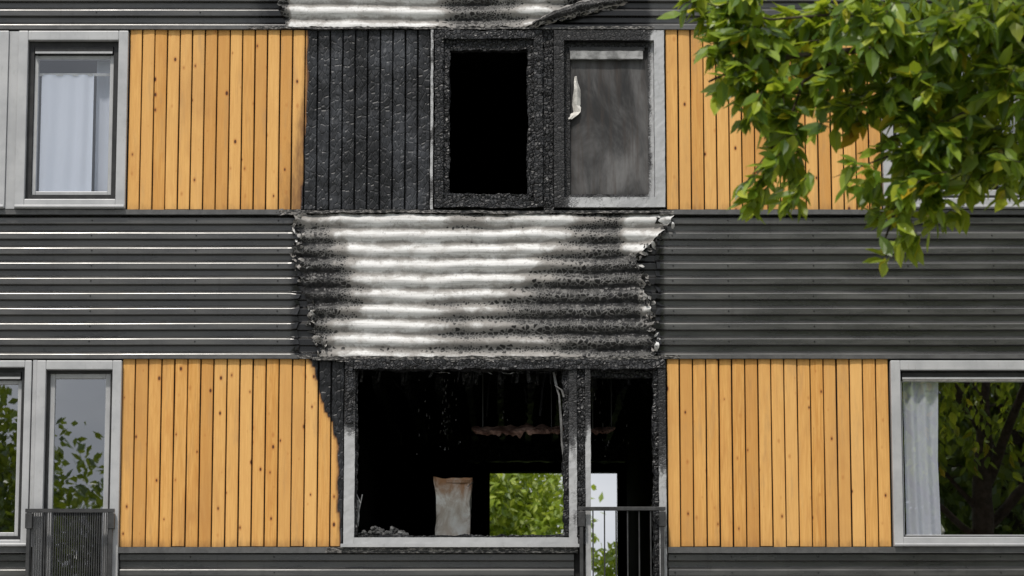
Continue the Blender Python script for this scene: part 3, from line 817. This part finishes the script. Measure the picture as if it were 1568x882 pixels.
for i in range(620):
    while True:
        u,v,w=U(-1,1),U(-1,1),U(-1,1); q=u*u+v*v+w*w
        if .3<q<1: break
    p=Vector((5.2+u*2.9,-8.4+v*2.3,7.6+w*2.4))
    px,py=inv(p.x,p.z,p.y)
    if px<1600 and py>-30 : continue
    if px<1000: continue
    cluster(ml,mt,p,Vector((u,v,w-.4)),.3,8,(.13,.19))
tube(mt,[trunk,trunk+Vector((.05,0,2)),trunk+Vector((-.1,.1,4)),trunk+Vector((-.05,.1,6)),trunk+Vector((.2,0,8.6))],[.2,.16,.13,.09,.03],12)
def limb(pts,r0):
    P=[Vector(p) for p in pts]; n=len(P); tube(mt,P,[r0*(1-.85*k/(n-1)) for k in range(n)],7)
def wp(px,py,y=yP): x,z=at(px,py,y); return (x,y,z)
limb([trunk+Vector((-.08,.1,4.6)),(4.4,-8.3,5.9),wp(1520,40),wp(1400,72),wp(1260,80),wp(1150,95),wp(1085,125)],.045)
limb([wp(1400,72),wp(1300,20),wp(1180,30),wp(1060,0)],.016)
limb([wp(1300,78),wp(1230,125),wp(1205,195),wp(1160,255),wp(1135,295)],.012)
limb([trunk+Vector((-.08,.1,4.3)),(4.2,-8.2,5.3),wp(1520,150),wp(1440,195),wp(1385,285),wp(1352,375)],.04)
limb([wp(1440,190),wp(1370,235),wp(1275,272)],.012)
limb([wp(1480,180),wp(1450,265),wp(1435,315)],.010)
for k in range(5):
    a=k*1.25; limb([trunk+Vector((0,0,4.5+.5*k)),trunk+Vector((1.2*math.cos(a),1.2*math.sin(a),5.8+.5*k)),trunk+Vector((2.3*math.cos(a),2.1*math.sin(a),6.6+.5*k))],.07)
TR=empty('street_tree'); a=mt.obj('trunk_and_branches',BARK,TR,smooth=True); b=ml.obj('foliage',LEAF,TR)
def bgtree(name,x,y,h,r,zc,n,mat,ls=.12,rz=None,nb=16,br=.06):
    E=empty(name); mt=MB(); ml=MB(); rz=rz or r; t=Vector((x,y,0))
    tube(mt,[t,t+Vector((.1,0,h*.3)),t+Vector((-.05,.1,h*.6)),t+Vector((.1,0,h*.92))],[.22,.17,.11,.02],10)
    cents=[]
    for i in range(nb):
        d=rv(); q=Vector((x+d.x*r*.68,y+d.y*r*.68,zc+d.z*rz*.7)); cents.append((q,U(.28,.5)*r))
        s=Vector((x,y,zc-rz*.5+R()*rz*.5)); tube(mt,[s,(s+q)/2+Vector((0,0,-.15)),q],[br,br*.6,.01],5)
    for i in range(n):
        c,rr=random.choice(cents); d=rv()*rr*(R()**.4); p=c+d
        leaf2(ml,p,rv()+Vector((0,0,-.4)),rv()+Vector((0,-.4,.7)),ls*U(.7,1.3),ls*U(.45,.65))
    mt.obj('trunk_and_branches',BARK,E,smooth=True); ml.obj('foliage',mat,E)
bx=at(748,770,17)[0]; bz=at(748,770,17)[1]
random.seed(5)
bgtree('garden_tree',bx-.65,17,8,2.15,bz-.25,19000,LEAFB,.15,2.0,48)
random.seed(6)
x2,z2=at(935,885,14); bgtree('garden_tree',x2+.35,14,5,.95,z2-.35,2200,LEAFB,.12)
x3,z3=at(958,735,12); bgtree('garden_tree',x3+.85,12,7,.95,z3+.4,2200,LEAFD,.13)
bgtree('street_tree',7.6,-18,11,4.2,7.2,26000,LEAFD,.22,4.6,60,.035)
bgtree('street_tree',-8.5,-16.5,8.5,3.0,4.5,15000,LEAFD,.18,2.6,40,.03)
# ------------------------------------------------------------ light
w=bpy.data.worlds.new('World'); scene.world=w; w.use_nodes=True; nt=w.node_tree; bg=nt.nodes['Background']
SAZ,SEL=200,58
sky=nt.nodes.new('ShaderNodeTexSky'); sky.sky_type='NISHITA'; sky.sun_disc=False; sky.sun_elevation=math.radians(SEL); sky.sun_rotation=math.radians(SAZ)
sky.dust_density=3; sky.air_density=1.2
L=nt.links.new
tc=nt.nodes.new('ShaderNodeTexCoord'); mp=nt.nodes.new('ShaderNodeMapping'); mp.inputs['Scale'].default_value=(1,1,2.2)
no=nt.nodes.new('ShaderNodeTexNoise'); no.inputs['Scale'].default_value=3.2; no.inputs['Detail'].default_value=7; no.inputs['Roughness'].default_value=.6
rp_=nt.nodes.new('ShaderNodeValToRGB'); rp_.color_ramp.elements[0].position=.28; rp_.color_ramp.elements[0].color=(.6,.6,.6,1); rp_.color_ramp.elements[1].position=.5; rp_.color_ramp.elements[1].color=(1,1,1,1)
no2=nt.nodes.new('ShaderNodeTexNoise'); no2.inputs['Scale'].default_value=6; no2.inputs['Detail'].default_value=6
cr=nt.nodes.new('ShaderNodeValToRGB'); cr.color_ramp.elements[0].position=.3; cr.color_ramp.elements[0].color=(6.0,6.4,7.2,1); cr.color_ramp.elements[1].position=.62; cr.color_ramp.elements[1].color=(10.5,10.7,11.0,1)
sp=nt.nodes.new('ShaderNodeSeparateXYZ'); L(tc.outputs['Generated'],sp.inputs[0])
zr=nt.nodes.new('ShaderNodeMapRange'); zr.inputs[1].default_value=.15; zr.inputs[2].default_value=1.; zr.inputs[3].default_value=1.0; zr.inputs[4].default_value=1.9; L(sp.outputs[2],zr.inputs[0])
vm=nt.nodes.new('ShaderNodeVectorMath'); vm.operation='SCALE'
mx=nt.nodes.new('ShaderNodeMixRGB')
L(tc.outputs['Generated'],mp.inputs[0]); L(mp.outputs[0],no.inputs[0]); L(mp.outputs[0],no2.inputs[0]); L(no.outputs[0],rp_.inputs[0]); L(no2.outputs[0],cr.inputs[0])
L(rp_.outputs[0],mx.inputs[0]); L(sky.outputs[0],mx.inputs[1]); L(cr.outputs[0],mx.inputs[2]); L(mx.outputs[0],vm.inputs[0]); L(zr.outputs[0],vm.inputs['Scale']); L(vm.outputs[0],bg.inputs[0]); bg.inputs[1].default_value=.078
sun=bpy.data.lights.new('sun','SUN'); sun.energy=3.0; sun.angle=math.radians(4); sun.color=(1,.94,.86)
so=bpy.data.objects.new('sun',sun); scene.collection.objects.link(so)
az=math.radians(SAZ); el=math.radians(SEL); ds=Vector((math.sin(az)*math.cos(el),math.cos(az)*math.cos(el),math.sin(el)))
so.rotation_euler=(-ds).to_track_quat('-Z','Y').to_euler()
# ------------------------------------------------------------ camera
cam=bpy.data.cameras.new('camera'); co=bpy.data.objects.new('camera',cam); scene.collection.objects.link(co); scene.camera=co
co.location=(0,-DIST,CZ); co.rotation_euler=(math.pi/2+T,0,0)
cam.lens=36*F/1568; cam.sensor_width=36; cam.clip_end=1500; cam.clip_start=.1
cam.dof.use_dof=True; cam.dof.focus_distance=math.hypot(DIST,RISE); cam.dof.aperture_fstop=2.8
scene.view_settings.view_transform='Standard'; scene.view_settings.look='None'; scene.view_settings.exposure=0
